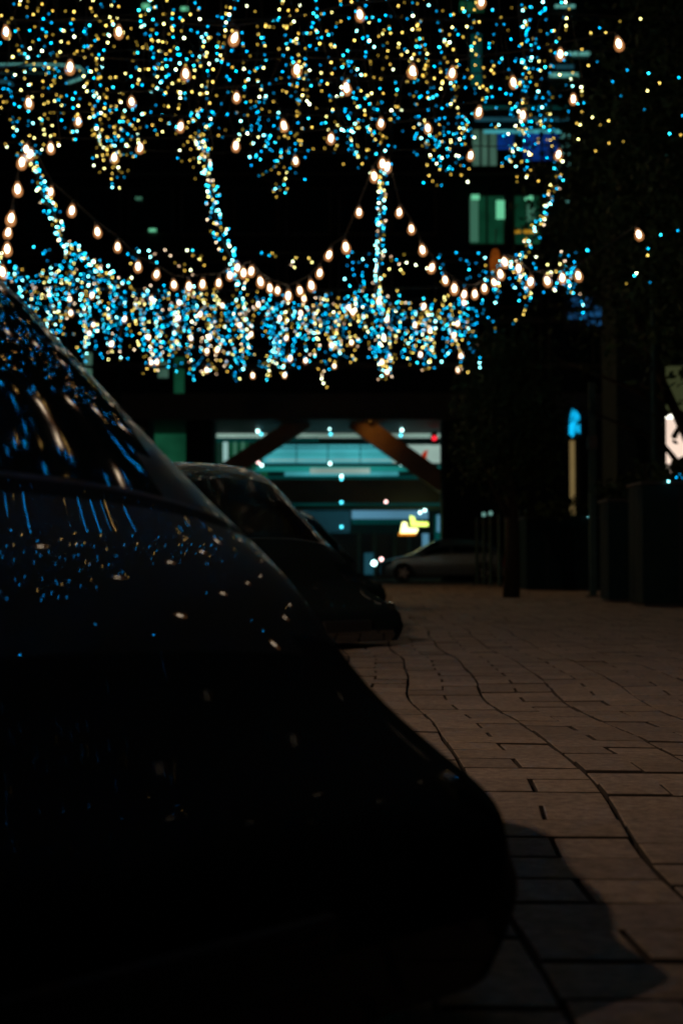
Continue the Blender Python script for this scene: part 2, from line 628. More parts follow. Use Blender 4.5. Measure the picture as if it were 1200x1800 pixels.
shape([(707, 918), (714, 918), (716, 928), (735, 929), (731, 937), (703, 937)], 59.5, 'lit_letter', whitey, sg)
shape([(720, 906), (728, 909), (730, 917), (752, 918), (752, 925), (722, 925)], 59.5, 'lit_letter', glow('yellow_sign', lin(225, 255, 110), 2.2), sg)
shape([(701, 937), (733, 937), (728, 941), (700, 941)], 59.45, 'lit_edge', glow('orange_edge', lin(255, 150, 20), 1.0), sg)
rs = thing('red_signal_lamp', 'small red signal lamp at the top right inside the portal', 'signal lamp', at(763, 770, 59.5))
MB().lathe([(.05, -.02), (.1, .0), (.1, .06), (.02, .08)], 12, axis='y').build('lens', redl, rs)
MB().box(-.13, .13, .08, .2, -.28, .28).build('housing', M['dark'], rs)
osn = thing('orange_banner_sign', 'dull orange zigzag sign behind the right brace', 'sign', at(742, 802, 60.2))
shape([(730, 803), (738, 806), (744, 794), (752, 790), (748, 812), (740, 822), (736, 812)], 60.2, 'banner', orgl, osn)

# round lamps in the hall
lmesh = {}
for nm, col, s_ in (('pink', lin(240, 190, 185), 5.5), ('white', lin(190, 245, 240), 7), ('cyan', lin(70, 200, 220), 5)):
    lmesh[nm] = MB().lathe([(.015, -.055), (.05, -.035), (.06, 0), (.05, .035), (.015, .055)], 10, axis='y').mesh('bulb', glow('hall_lamp_' + nm, col, s_))
capm = MB().box(-.05, .05, .05, .12, -.05, .05).mesh('lamp_cap', M['dark'])
lamps = [(268, 738, 'pink', 'leftmost, over the green side opening'), (385, 740, 'pink', 'at the portal top beside the left pillar'),
         (494, 740, 'pink', 'at the portal top near the left brace'), (656, 746, 'pink', 'above the right brace'),
         (763, 746, 'pink', 'at the top right corner of the portal'), (453, 758, 'white', 'upper left in the hall, brighter of its pair'),
         (459, 763, 'cyan', 'upper left in the hall, lower of its pair'), (579, 753, 'white', 'top centre of the hall, upper of its pair'),
         (581, 763, 'cyan', 'top centre of the hall, lower of its pair'), (706, 756, 'white', 'top right of the hall, upper of its pair'),
         (704, 765, 'cyan', 'top right of the hall, lower of its pair'), (460, 818, 'white', 'left below the left brace'),
         (454, 813, 'pink', 'dim and pinkish left below the left brace'), (580, 815, 'white', 'centre of the hall under the fascia'),
         (705, 817, 'white', 'right of the hall under the fascia'), (600, 837, 'white', 'over the dark girder, upper of its pair'),
         (600, 842, 'cyan', 'over the dark girder, lower of its pair'), (600, 883, 'cyan', 'just under the dark girder'),
         (678, 882, 'pink', 'pinkish under the dark girder'), (600, 926, 'cyan', 'dim, beside the louvres'),
         (738, 901, 'white', 'above the bright sign'), (746, 897, 'white', 'topmost above the bright sign')]
for px, py, k_, lb in lamps:
    t = thing('round_lamp', 'small round %s lamp %s' % (k_ if k_ != 'white' else 'white', lb), 'lamp', at(px, py, 59.6), group='small round lamps in the station hall')
    put('bulb', lmesh[k_], t)
    put('lamp_cap', capm, t)

# ------------------------------------------------------------------ things at the right side
wwin = glow('warm_shop_window', lin(255, 226, 205), .95, uneven=.12, scale=.5)
shop = thing('corner_building', 'dark building at the right edge with a bright warm window', 'building', (8, 34, 0))
YS = 34.0
rect(1085, 300, 1166, 1036, YS, 2, 'wall', M['concrete'], shop)
rect(1166, 300, 1700, 640, YS, 2, 'wall', M['concrete'], shop)
rect(1166, 872, 1700, 1036, YS, 2, 'wall', M['concrete'], shop)
rect(1290, 640, 1700, 872, YS, 2, 'wall', M['concrete'], shop)
wf = rect(1166, 728, 1290, 872, YS + .35, .02, 'window', wwin, shop)
rect(1166, 640, 1290, 727, YS + .35, .05, 'transom_panel', glow('olive_blind', lin(52, 56, 34), .9), shop)
rect(1163, 729, 1196, 735, YS + .05, .1, 'tube_lamp', glow('white_tube', (1, 1, .85), 3), shop)
for x in (1222, 1256):
    rect(x, 736, x + 3, 872, YS + .15, .1, 'mullion', M['beam'], shop)
# warm doorway sliver and cyan sign on the far facade
dr = rect(1000, 770, 1019, 905, YB + 1.2, .1, 'lit_doorway', glow('warm_doorway', lin(112, 94, 58), .95, uneven=.2, scale=.5), bl)
cys = thing('cyan_sign', 'small bright cyan sign on the far facade between the trees', 'sign', at(1008, 742, YB - .5))
shape([(1000, 765), (1001, 735), (1005, 718), (1012, 722), (1018, 730), (1019, 762), (1013, 758), (1006, 768)], YB - .5, 'lit_panel', glow('cyan_sign_glow', lin(10, 165, 220), 1.1, uneven=.6, scale=3), cys)
MB().box(-.35, .35, .1, .3, -.6, .6).build('sign_box', M['dark'], cys)
bsg = thing('blue_signboard', 'dim blue signboard with broken lines seen through the right tree', 'sign', at(1035, 545, YB - .6))
for (a, b_, c, d) in ((1000, 522, 1038, 530), (1006, 534, 1034, 538), (998, 550, 1030, 560), (1035, 548, 1075, 556), (1030, 564, 1060, 572), (1045, 538, 1068, 545)):
    shape([(a, d), (a, b_), (c, b_), (c, d)], YB - .6, 'lit_stripe', glow('dim_blue_stripe', lin(25, 75, 120), .8), bsg)
MB().box(-1.0, 1.1, .12, .2, -.8, .8).build('sign_box', M['dark'], bsg)

pole = thing('banner_pole', 'grey green square pole standing behind the tall planters', 'pole', at(1041, 988, 28) * 1.0)
pole.location.z = 0
zt = at(1041, 672, 28).z
MB().box(-.065, .065, -.065, .065, 0, zt).build('shaft', M['teal_metal'], pole, bevel=.01)
MB().box(-.09, .09, -.09, .09, zt * .69, zt * .69 + .25).build('clamp', M['dark'], pole)
MB().box(-.14, .14, -.14, .14, 0, .03).build('base_plate', M['dark'], pole)
p2 = thing('slim_mast', 'thin dark mast rising at the right in front of the corner building', 'pole', (at(1150, 988, 26).x, 26, 0))
MB().tube([(0, 0, 0), (0, 0, 6.8)], .07, 10, .04).build('shaft', M['teal_metal'], p2, smooth=True)
MB().lathe([(.14, 0), (.14, .05), (.08, .12)], 12).build('base_plate', M['dark'], p2)


def leaf_cloud(n, centre, rad, size, seed, holes=0):
    r = np.random.default_rng(seed)
    m_ = MB()
    # clumps then leaves
    nc = max(6, n // 60)
    d = r.normal(size=(nc, 3))
    d /= np.linalg.norm(d, axis=1)[:, None]
    rr = r.uniform(.25, 1.0, nc) ** .6
    cl = d * rr[:, None] * np.array(rad)
    for c in cl:
        k = n // nc
        q = c + r.normal(size=(k, 3)) * np.array(rad) * .17
        for p in q:
            a = r.normal(size=3)
            a /= np.linalg.norm(a)
            b2 = np.cross(a, r.normal(size=3))
            b2 /= np.linalg.norm(b2)
            s_ = size * r.uniform(.6, 1.4)
            p = p + np.array(centre)
            i = len(m_.v)
            m_.v += [tuple(p - a * s_), tuple(p + b2 * s_ * .4), tuple(p + a * s_), tuple(p - b2 * s_ * .4)]
            m_.f.append((i, i + 1, i + 2, i + 3))
    return m_


def tree(x, y, h, rad, zc, label, n, seed, size=.075, lean=0):
    r = random.Random(seed)
    t = thing('tree', label, 'tree', (x, y, 0))
    tr = MB().tube([(0, 0, 0), (.03, 0, h * .25), (lean * .45, .05, h * .5), (lean, .02, h * .8)], .17, 9, .06).build('trunk', M['bark'], t, smooth=True)
    for k in range(7):
        a = r.uniform(0, 2 * PI)
        z0 = h * r.uniform(.3, .7)
        L = rad[0] * r.uniform(.6, .95)
        MB().tube([(lean * z0 / h, 0, z0), (lean * z0 / h + math.cos(a) * L * .5, math.sin(a) * L * .5, z0 + .5), (lean + math.cos(a) * L, math.sin(a) * L, z0 + 1.2)], .07, 6, .015).build('limb', M['bark'], t, smooth=True)
    cr = leaf_cloud(n, (lean, 0, zc), rad, size, seed).build('crown', M['leaf'], t)
    return t


tree(5.1, 19.0, 8.6, (1.75, 1.6, 3.0), 6.3, 'tall dark leafy tree filling the right edge above the tall planters', 15000, 3)
tree(3.05, 27.5, 4.9, (1.02, 1.1, 1.6), 3.6, 'lower dark tree right of the lit portal below the light curtain', 9000, 5)
tree(7.3, 29.0, 8.2, (1.9, 1.7, 2.6), 7.6, 'dark leaning tree whose trunk crosses the bright warm window', 7000, 9, lean=-1.9)
tree(7.6, 38.0, 12.5, (2.4, 2.2, 3.6), 10.2, 'far dark tree high behind the right hand trees', 6000, 11, size=.1)


def planter(x0, x1, y0, y1, h, label, shrub_label, seed):
    t = thing('planter', label, 'planter', (x0, y0, 0), group='tall dark planters along the right side')
    W, D = x1 - x0, y1 - y0
    MB().box(0, W, 0, D, .04, h).build('box', M['planter'], t, bevel=.015)
    MB().box(-.03, W + .03, -.03, D + .03, h + .002, h + .05).build('rim', M['dark'], t, bevel=.01)
    MB().box(.04, W - .04, .04, D - .04, 0, .038).build('plinth', M['dark'], t)
    k = max(2, int(W / .5))
    for i in range(1, k):
        MB().box(i * W / k - .006, i * W / k + .006, -.008, -.002, .1, h - .05).build('batten', M['dark'], t)
    for i in range(1, 3):
        MB().box(-.010, -.003, i * D / 3 - .006, i * D / 3 + .006, .1, h - .05).build('batten', M['dark'], t)
    s_ = leaf_cloud(900, (W / 2, D / 2, h + .2), (W * .5, D * .5, .3), .07, seed)
    o = thing('shrub', shrub_label, 'shrub', (x0, y0, 0), group='shrubs in the planters')
    s_.build('foliage', M['leaf'], o)
    for q in range(4):
        MB().tube([(W * (q + .5) / 4, D / 2, h), (W * (q + .4) / 4, D / 2 + .05, h + .3)], .012, 5).build('stem', M['bark'], o)


planter(4.46, 6.2, 22.0, 23.1, 1.88, 'tallest dark planter box nearest at the right edge', 'dark shrub on the tallest planter under the warm window', 21)
planter(4.38, 5.6, 24.5, 25.3, 1.72, 'dark planter box just behind the tallest one, left of it', 'dark shrub on the second planter behind the tallest', 22)
planter(4.15, 6.2, 34.2, 35.6, 1.72, 'wide low looking dark planter in the middle distance right of the bollards', 'dark hedge on the wide planter right of the bollards', 23)
# posts
postm = MB().lathe([(.075, 0), (.075, .03), (.055, .05), (.055, 2.0), (.045, 2.03)], 12).mesh('shaft', M['teal_metal'], True)
ringm = MB().lathe([(.062, 1.78), (.066, 1.79), (.066, 1.84), (.062, 1.85)], 12).mesh('collar', M['dark'], True)
footm = MB().lathe([(.12, 0), (.12, .02), (.1, .025)], 12).mesh('foot', M['dark'])
capw = MB().lathe([(.04, 2.032), (.06, 2.06), (.05, 2.12), (.01, 2.15)], 10).mesh('lamp_head', glow('post_lamp', lin(110, 160, 150), .9))
for i, (px, Y, lit) in enumerate(((838, 43, 0), (850, 42, 1), (862, 41, 1), (877, 40, 0), (890, 39, 0), (898, 38, 1), (912, 37, 0), (925, 36.6, 0))):
    where = ['leftmost, next to the parked silver car', 'second from the silver car, dimly lit', 'third from the silver car, lit on top', 'fourth from the silver car',
             'fifth from the silver car', 'lit and closest to the wide planter but two', 'next but one to the wide planter', 'nearest to the wide planter'][i]
    t = thing('post', 'slim metal post in the row, ' + where, 'post', (at(px, 988, Y).x, Y, 0), group='row of slim posts')
    put('shaft', postm, t)
    put('collar', ringm, t)
    put('foot', footm, t)
    if lit:
        put('lamp_head', capw, t)


# ------------------------------------------------------------------ street lamps that light the lane (outside the frame, left)
def street_lamp(x, y, h, col, energy, label, size=.12, aim=(3, 8), cone=120):
    t = thing('street_lamp', label, 'street lamp', (x, y, 0), group='street lamps along the left side')
    MB().tube([(0, 0, 0), (0, 0, h * .5), (0, 0, h - .3), (.15, 0, h), (.7, 0, h + .15)], .09, 10, .045).build('pole', M['teal_metal'], t, smooth=True)
    MB().box(.6, 1.3, -.14, .14, h + .1, h + .2).build('lamp_head', M['dark'], t, bevel=.02)
    MB().box(.7, 1.22, -.1, .1, h + .075, h + .098).build('lens', glow('street_lamp_lens', col, 12), t)
    L = bpy.data.lights.new('street_lamp_light', 'SPOT')
    L.energy = energy
    L.color = col[:3]
    L.spot_size = math.radians(cone)
    L.spot_blend = 1
    L.shadow_soft_size = size
    o = bpy.data.objects.new('street_lamp_light', L)
    C.objects.link(o)
    o.parent = t
    o.location = (.96, 0, h + .04)
    d = Vector((aim[0], aim[1], 0)) - Vector((x + .96, y, h))
    o.rotation_euler = d.to_track_quat('-Z', 'Y').to_euler()


street_lamp(-6.2, 1.0, 5.9, (1, .62, .40), 1700, 'street lamp left of the nearest car, outside the picture', .07, (3.3, 14), 101)
street_lamp(-12.5, 34.0, 9.0, (1, .55, .24), 3200, 'street lamp further down on the left, outside the picture', .12, (2, 30))
# ------------------------------------------------------------------ parked cars
for _m in (M['paint'], M['paint2']):
    _m.node_tree.nodes['Principled BSDF'].inputs['Coat IOR'].default_value = 2.2 if _m is M['paint2'] else 1.8
CX0 = np.array([0, .04, .12, .30, .60, .90, 1.20, 1.50, 1.80, 2.05, 2.5, 3.3, 3.8, 4.02, 4.12, 4.16])
CT0 = np.array([.26, .36, .46, .58, .72, .86, 1.02, 1.19, 1.36, 1.46, 1.50, 1.46, 1.36, 1.08, .70, .50])
CB0 = np.array([.24, .34, .44, .55, .67, .77, .83, .86, .885, .90, .92, .94, .94, .88, .64, .48])
CW0 = np.array([.22, .38, .50, .62, .74, .81, .85, .86, .865, .87, .87, .86, .83, .79, .72, .60])
CZ0 = np.array([.16, .14, .13, .13, .14, .16, .18, .20, .20, .20, .20, .20, .20, .22, .26, .30])


def car_curves(k, dh, nw, ext, top, wadd=0, tlow=0, Z=CZ0):
    X = np.where(CX0 <= 2.06, CX0 * k, CX0 - 2.05 * (1 - k))
    X = np.where(CX0 > .2, X + ext, X * (1 + ext))
    bump = np.where(CX0 < 2.05, np.sin(np.clip(CX0 / 2.05, 0, 1) * PI), 0) * dh
    fr = np.clip(1 - CX0 / .45, 0, 1)
    T = (CT0 + bump) * top * (1 - tlow * fr)
    Bt = np.minimum(CB0 + bump, CT0 + bump - .01) * top * (1 - tlow * fr)
    W = np.where(CX0 < 1.2, .85 - (.85 - CW0) * nw, CW0) + wadd * fr
    return X, T, Bt, W, Z


SEDAN = (np.array([0, .05, .14, .35, .70, 1.00, 1.12, 1.50, 1.85, 2.10, 2.6, 3.3, 3.8, 4.15, 4.28, 4.32]),
         np.array([.50, .62, .71, .80, .88, .94, .99, 1.22, 1.42, 1.48, 1.51, 1.47, 1.37, 1.06, .70, .50]),
         np.array([.46, .58, .66, .73, .79, .83, .85, .87, .885, .90, .92, .94, .94, .88, .64, .48]),
         np.array([.50, .64, .72, .79, .83, .85, .85, .86, .865, .87, .87, .86, .83, .79, .72, .60]),
         np.array([.24, .20, .19, .19, .19, .19, .20, .20, .20, .20, .20, .20, .20, .22, .26, .30]))


def sm(x, X, Y):
    return float(sum(np.interp(x + d, X, Y) for d in (-.035, -.0175, 0, .0175, .035)) / 5)


def car(name, label, cat, curves, loc, a, paint, group=None, lights_on=False):
    X, T, Bt, W, Z = curves
    L = X[-1]
    rz = math.atan2(math.sin(a), -math.cos(a)) if True else 0
    # local +x runs from nose to tail; heading = (cos a, -sin a)
    t = thing(name, label, cat, loc, math.atan2(math.sin(a), -math.cos(a)), group)
    xw = float(np.interp(1.0, CX0, X)) if curves is not SEDAN else 1.05      # foot of the windscreen
    xr = float(np.interp(1.84, CX0, X)) if curves is not SEDAN else 1.98     # its head
    f_ax = .78 if curves is SEDAN else max(.86, xw - .2)
    r_ax = L - .78
    gaps = [xw + .32, xw + .32 + 1.02, xw + .32 + 1.95]
    xs = sorted(set(np.round(np.concatenate([np.linspace(0, .14, 9), np.linspace(.14, L - .15, 84), np.linspace(L - .15, L, 7),
                                             gaps, [g_ + .007 for g_ in gaps], [xw - .01, xw]]), 4)))
    NL, NU = 15, 19

    def smw(x, Q):
        h = min(.16, x * .7 + .004, max(.004, (L - x) * .7))
        return float(sum(np.interp(x + h * k / 5, X, Q) * (6 - abs(k)) for k in range(-5, 6)) / 36)

    def section(x):
        if curves is SEDAN:
            zt, zb, w_, zs = (sm(x, X, q) for q in (T, Bt, W, Z))
        else:
            zt, zb, w_, zs = (smw(x, q) for q in (T, Bt, W, Z))
            if xw < x < xr:
                zt += .022 * math.sin(PI * (x - xw) / (xr - xw)) ** 2
            elif .15 < x < xw:
                zt += .024 * math.sin(PI * (x - .15) / (xw - .15)) ** 2
                
        out = []
        for i in range(NL):
            f = i / (NL - 1)
            crease = .010 * math.exp(-((f - .62) / .05) ** 2)
            y = w_ * (.90 + .10 * math.sin(min(1, f * 1.5) * PI / 2) - .035 * max(0, f - .55) / .45) + crease
            out.append((y, zs + (zb - zs) * f))
        wb = w_ * .965
        tall = min(1, max(0, (zt - zb) / .5))
        ey, ez = .95 - .35 * tall, 1.0 - .12 * tall
        for i in range(1, NU):
            p = i / (NU - 1) * PI / 2
            zf = math.sin(p) ** ez
            out.append((wb * max(0, math.cos(p)) ** ey * (1 - .15 * tall * zf), zb + (zt - zb) * zf))
        return out

    S = [section(x) for x in xs]
    K = len(S[0])
    full = []
    for s_ in S:
        full.append([(y, z) for y, z in s_] + [(-y, z) for y, z in s_[-2::-1]])
    KK = len(full[0])
    bins = {}

    def add(kind, quad):
        bins.setdefault(kind, []).append(quad)

    for i in range(len(xs) - 1):
        for j in range(KK - 1):
            jj = j if j < K - 1 else KK - 2 - j
            xm = (xs[i] + xs[i + 1]) / 2
            ym = (full[i][j][0] + full[i][j + 1][0]) / 2
            zm = (full[i][j][1] + full[i][j + 1][1]) / 2
            low = jj < NL - 1
            ufrac = 0 if low else (jj - NL + 1.5) / (NU - 1)
            quad = (i, j)
            side = 'l' if ym > 0 else 'r'
            cut = False
            for ax in (f_ax, r_ax):
                if (xm - ax) ** 2 + (zm - .31) ** 2 < .365 ** 2 and abs(ym) > .5:
                    cut = True
            if cut:
                continue
            isgap = any(g_ < xm < g_ + .007 for g_ in gaps) and zm > .3 and ufrac < .62 and sm(xm, X, T) - sm(xm, X, Bt) > .1
            if isgap:
                add('trim_' + side, quad)
            elif (xw - .01 < xm < xw) and ufrac > .1:
                add('trim', quad)
            elif xw < xm < xr and ufrac > (.50 - .12 * (xm - xw) / (xr - xw)) :
                add('windshield', quad)
            elif xw + .38 < xm < L - .62 and .06 < ufrac < .36 and sm(xm, X, T) - sm(xm, X, Bt) > .30 and not any(abs(xm - g_ - .003) < .035 for g_ in gaps[1:]):
                add('side_window_' + side + str(sum(xm > g_ for g_ in gaps[1:])), quad)
            elif L - .40 < xm < L - .12 and ufrac > .42:
                add('rear_window', quad)
            elif low and zm < .36 and xm < f_ax - .3:
                add('bumper_' + side, quad)
            elif zm < .27 and f_ax + .3 < xm < r_ax - .3:
                add('sill_' + side, quad)
            elif .07 < xm < .40 and jj >= NL - 4 and ufrac < .16 and abs(ym) > .3:
                add('headlight_' + side, quad)
            elif L - .16 < xm < L - .03 and .55 < zm < .9 and abs(ym) > .45:
                add('taillight_' + side, quad)
            elif curves is not SEDAN and xm < .62 and zm < .52:
                add('nose_cover', quad)
            elif xw - .035 < xm < xw and ufrac > .12:
                add('cowl_panel', quad)
            elif xm < xw and ufrac > .12:
                add('hood', quad)
            elif low and zm > .27 and gaps[0] < xm < gaps[1]:
                add('door_%sa' % side, quad)
            elif low and zm > .27 and gaps[1] < xm < gaps[2]:
                add('door_%sb' % side, quad)
            else:
                add('body', quad)
    parts = {}
    gl = M['glass'] if paint is not M['paint2'] else M['glass2']
    mats_ = {'hood': M['dull'] if paint is M['paint2'] else paint, 'windshield': gl, 'rear_window': gl, 'bumper': paint if curves is SEDAN else M['dull'], 'nose_cover': M['dull'], 'cowl_panel': M['dull'], 'trim': M['dark'], 'sill': M['dark'], 'taillight': mat('red_lens', (.25, .01, .01), .15)}
    for kind, quads in bins.items():
        nm = kind.rsplit('_', 1)[0] if kind.rsplit('_', 1)[-1] in ('l', 'r', 'la', 'lb', 'ra', 'rb', 'l0', 'l1', 'l2', 'r0', 'r1', 'r2') else kind
        m_ = MB()
        idx = {}

        def vid(i, j):
            if (i, j) not in idx:
                idx[(i, j)] = len(m_.v)
                m_.v.append((xs[i], full[i][j][0], full[i][j][1]))
            return idx[(i, j)]
        for i, j in quads:
            m_.f.append((vid(i, j), vid(i, j + 1), vid(i + 1, j + 1), vid(i + 1, j)))
        if nm == 'body':
            n0 = len(m_.v)
            for i in range(len(xs)):
                m_.v += [(xs[i], full[i][0][0] * .99, full[i][0][1] + .01), (xs[i], full[i][-1][0] * .99, full[i][-1][1] + .01)]
            for i in range(len(xs) - 1):
                q = n0 + 2 * i
                m_.f.append((q, q + 1, q + 3, q + 2))
            for i in (0, len(xs) - 1):
                n1 = len(m_.v)
                m_.v += [(xs[i], y, z) for y, z in full[i]]
                m_.f.append(tuple(range(n1, n1 + KK)))
        mm = gl if 'window' in nm else M['lens'] if nm == 'headlight' else mats_.get(nm, paint)
        o = m_.build(nm, mm, t, smooth=True)
        parts.setdefault(nm, []).append(o)
    for sd in (-1, 1):
        yb = sm(xw + .35, X, W)
        zb = sm(xw + .35, X, Bt)
        mi = MB()
        mi.lathe([(.01, 0), (.085, .02), (.105, .06), (.105, .10), (.08, .125)], 14)
        mi.v = [(z * -1 + .06, y * 1.15, x * .8) for x, y, z in mi.v]
        if sd != -1 or curves is SEDAN:
            o = mi.build('wing_mirror', paint, t, smooth=True, loc=(xw + .38, sd * (yb + .12), zb + .09))
            MB().tube([(0, 0, -.05), (0, sd * -.16, -.09)], .018, 6).build('mirror_arm', M['dark'], o)
            g2 = MB().box(.062, .068, -.10, .10, -.06, .06).build('mirror_glass', M['metal'], o, bevel=.02)
        for gx_ in (gaps[1] - .14, gaps[2] - .14):
            MB().box(-.09, .09, -.012, .012, -.014, .014).build('door_handle', paint, t, bevel=.006, loc=(gx_, sd * (sm(gx_, X, W) * .985 + .012), sm(gx_, X, Bt) - .12))
        # fog lamp
        yf = sm(.16, X, W)
        MB().lathe([(.02, -.02), (.045, 0), (.04, .02)], 12, axis='y').build('fog_light', M['lens'], t, loc=(.13, sd * yf * .86, .30))
        for ax in (f_ax, r_ax):
            yw = sm(ax, X, W) * (.96 if curves is SEDAN or ax == r_ax else .80)
            wh = MB().lathe([(.20, -.10), (.285, -.10), (.31, -.07), (.315, 0), (.31, .07), (.285, .10), (.20, .10)], 28, axis='y').build('wheel', M['rubber'], t, smooth=True, loc=(ax, sd * (yw - .10), .315))
            rm = MB().lathe([(.02, -.02), (.195, -.02), (.205, .02), (.19, .03)], 24, axis='y')
            rm.v = [(x, y * sd, z) for x, y, z in rm.v]
            rm.build('rim', M['dark'], wh, loc=(0, sd * .07, 0))
            sp = MB()
            for q in range(5):
                t0 = q * 2 * PI / 5
                c_, s_ = math.cos(t0), math.sin(t0)
                n0 = len(sp.v)
                for r_, hw in ((.03, .028), (.19, .02)):
                    for yy in (0, .02):
                        for sg_ in (-1, 1):
                            sp.v.append((r_ * c_ - hw * sg_ * s_, yy * sd, r_ * s_ + hw * sg_ * c_))
                sp.f += [tuple(n0 + u for u in f) for f in ((0, 1, 3, 2), (4, 6, 7, 5), (0, 4, 5, 1), (2, 3, 7, 6), (0, 2, 6, 4), (1, 5, 7, 3))]
            sp.build('spokes', M['metal'], wh, loc=(0, sd * .095, 0))
    # grille bars on the nose
    gr = MB()
    gh = 0 if curves is SEDAN else -.135
    for q in range(4):
        z = .27 + gh + q * .022
        gr.box(-.006, .012, -.24, .24, z, z + .009)
    gr.box(-.003, .03, -.26, .26, .258 + gh, .362 + gh)
    gr.build('grille', M['dark'], t, loc=(.004, 0, -.02))
    # number plate blank: no characters can be read in the photo
    return t


CZ1 = np.array([.05, .05, .05, .06, .10, .14, .16, .2, .2, .2, .2, .2, .2, .22, .26, .3])
QA = (.55, -.071, .807, .204, .99, .254, .4, CZ1)
CZ2 = np.array([.03, .03, .03, .05, .09, .14, .16, .2, .2, .2, .2, .2, .2, .22, .26, .3])
QB = (.6, -.079, 1.05, .36, 1.06, .34, .55, CZ2)
car('parked_car', 'nearest dark parked car with string lights mirrored in its windscreen and bonnet', 'car', car_curves(*QA), (-.196, 1.733, 0), .75, M['paint'], 'dark cars parked in a row on the left')
car('parked_car', 'second dark parked car, its roof edge lit by orange and blue reflections', 'car', car_curves(*QB), (-.031, 11.47, 0), .796, M['paint2'], 'dark cars parked in a row on the left')
car('parked_car', 'third and farthest dark parked car, mostly hidden behind the second', 'car', car_curves(*QB), (.07, 21.8, 0), .80, M['paint2'], 'dark cars parked in a row on the left')
sv = car('parked_car', 'pale silver hatchback standing side on at the far end of the lane', 'car', SEDAN, (.95, 49.5, 0), PI, M['silver'])
hl = thing('headlamp_glow', 'tiny round white lamp shining just ahead of the silver car', 'lamp', at(657, 990, 47.3))
put('bulb', lmesh['white'], hl, scale=(1.5, 1.5, 1.5))
put('lamp_cap', capm, hl)
hl2 = thing('headlamp_glow', 'tiny round pink lamp shining over the nose of the silver car', 'lamp', at(670, 983, 47.3))
put('bulb', lmesh['pink'], hl2)
put('lamp_cap', capm, hl2)
# ------------------------------------------------------------------ fairy lights
ico = MB()
ph = (1 + 5 ** .5) / 2
vv = []
for s1 in (-1, 1):
    for s2 in (-1, 1):
        vv += [(0, s1, s2 * ph), (s1, s2 * ph, 0), (s2 * ph, 0, s1)]
import bmesh


def ico_mesh(name, r, m, sx=1, sz=1, sub=2):
    me = bpy.data.meshes.new(name)
    bm = bmesh.new()
    bmesh.ops.create_icosphere(bm, subdivisions=sub, radius=r)
    for v in bm.verts:
        v.co.x *= sx
        v.co.y *= sx
        v.co.z *= sz
    bm.to_mesh(me)
    bm.free()
    me.materials.append(m)
    return me


RB = .0112
BLUE = [((0, .17, .36), .4), ((0, .28, .58), .85), ((0, .40, .74), 1.05), ((.02, .60, .82), 1.4), ((.28, .95, .95), 2.0)]
GOLD = [((.34, .22, .03), .35), ((.55, .34, .05), .7), ((.75, .52, .10), .9), ((.85, .76, .25), 1.3), ((.85, .95, .55), 1.9)]
PALE = [((.70, .45, .28), .5), ((.9, .65, .42), .9)]


def family(base, lst, k):
    return [ico_mesh('fairy_bulb', RB * (1 if k > 7.6 else .86), glow('%s_%d' % (base, i), c, s_ * k)) for i, (c, s_) in enumerate(lst)]


KN, KF = 7.2, 8.5
blue_n, gold_n = family('blue_led', BLUE, KN), family('gold_led', GOLD, KN)
blue_f, gold_f = family('blue_led_far', BLUE, KF), family('gold_led_far', GOLD + PALE, KF)


def pick(meshes, wts, r):
    return r.choices(meshes, wts[:len(meshes)])[0]


WB = [5, 5, 4, 3, 1.5]
WG = [5, 4, 4, 3, 2, 3, 3]


NET = {}


def to_net(key, p, me):
    NET.setdefault(key, []).append((tuple(p), me))


def strand(pts, label, group, pb, far_, r, name='fairy_light_strand', cat='string lights', wire=True, jitter=.02, net_key=None):
    """a thin cable with a child for every lamp"""
    if net_key:
        for p in pts:
            isb = r.random() < pb
            to_net(net_key, p, pick((blue_f if far_ else blue_n) if isb else (gold_f if far_ else gold_n), WB if isb else WG, r))
        return
    base = Vector(pts[0])
    t = thing(name, label, cat, base, 0, group)
    if wire:
        MB().tube([Vector(p) - base for p in (pts[::4] + [pts[-1]] if len(pts) > 5 else pts)], .0035, 3).build('cable', M['wire'], t)
    for p in pts:
        isb = r.random() < pb
        me = pick((blue_f if far_ else blue_n) if isb else (gold_f if far_ else gold_n), WB if isb else WG, r)
        q = Vector(p) - base + Vector((r.gauss(0, jitter), r.gauss(0, jitter), r.gauss(0, jitter * .5)))
        put('bulb', me, t, q)
    return t


R_ = random.Random(11)


def zone(px):
    for lim, s_ in ((35, 'at the left edge'), (100, 'above the leftmost rope'), (185, 'just right of the leftmost rope'), (260, 'midway between the first two ropes'), (320, 'just left of the second rope'),
                    (395, 'above the second rope'), (460, 'just right of the second rope'), (525, 'midway between second and straight ropes'), (620, 'left of the straight rope'), (715, 'above the straight rope'),
                    (770, 'just right of the straight rope'), (850, 'before the green windows'), (930, 'over the blue screen'), (1010, 'above the rightmost rope')):
        if px < lim:
            return s_
    return 'against the right tree'


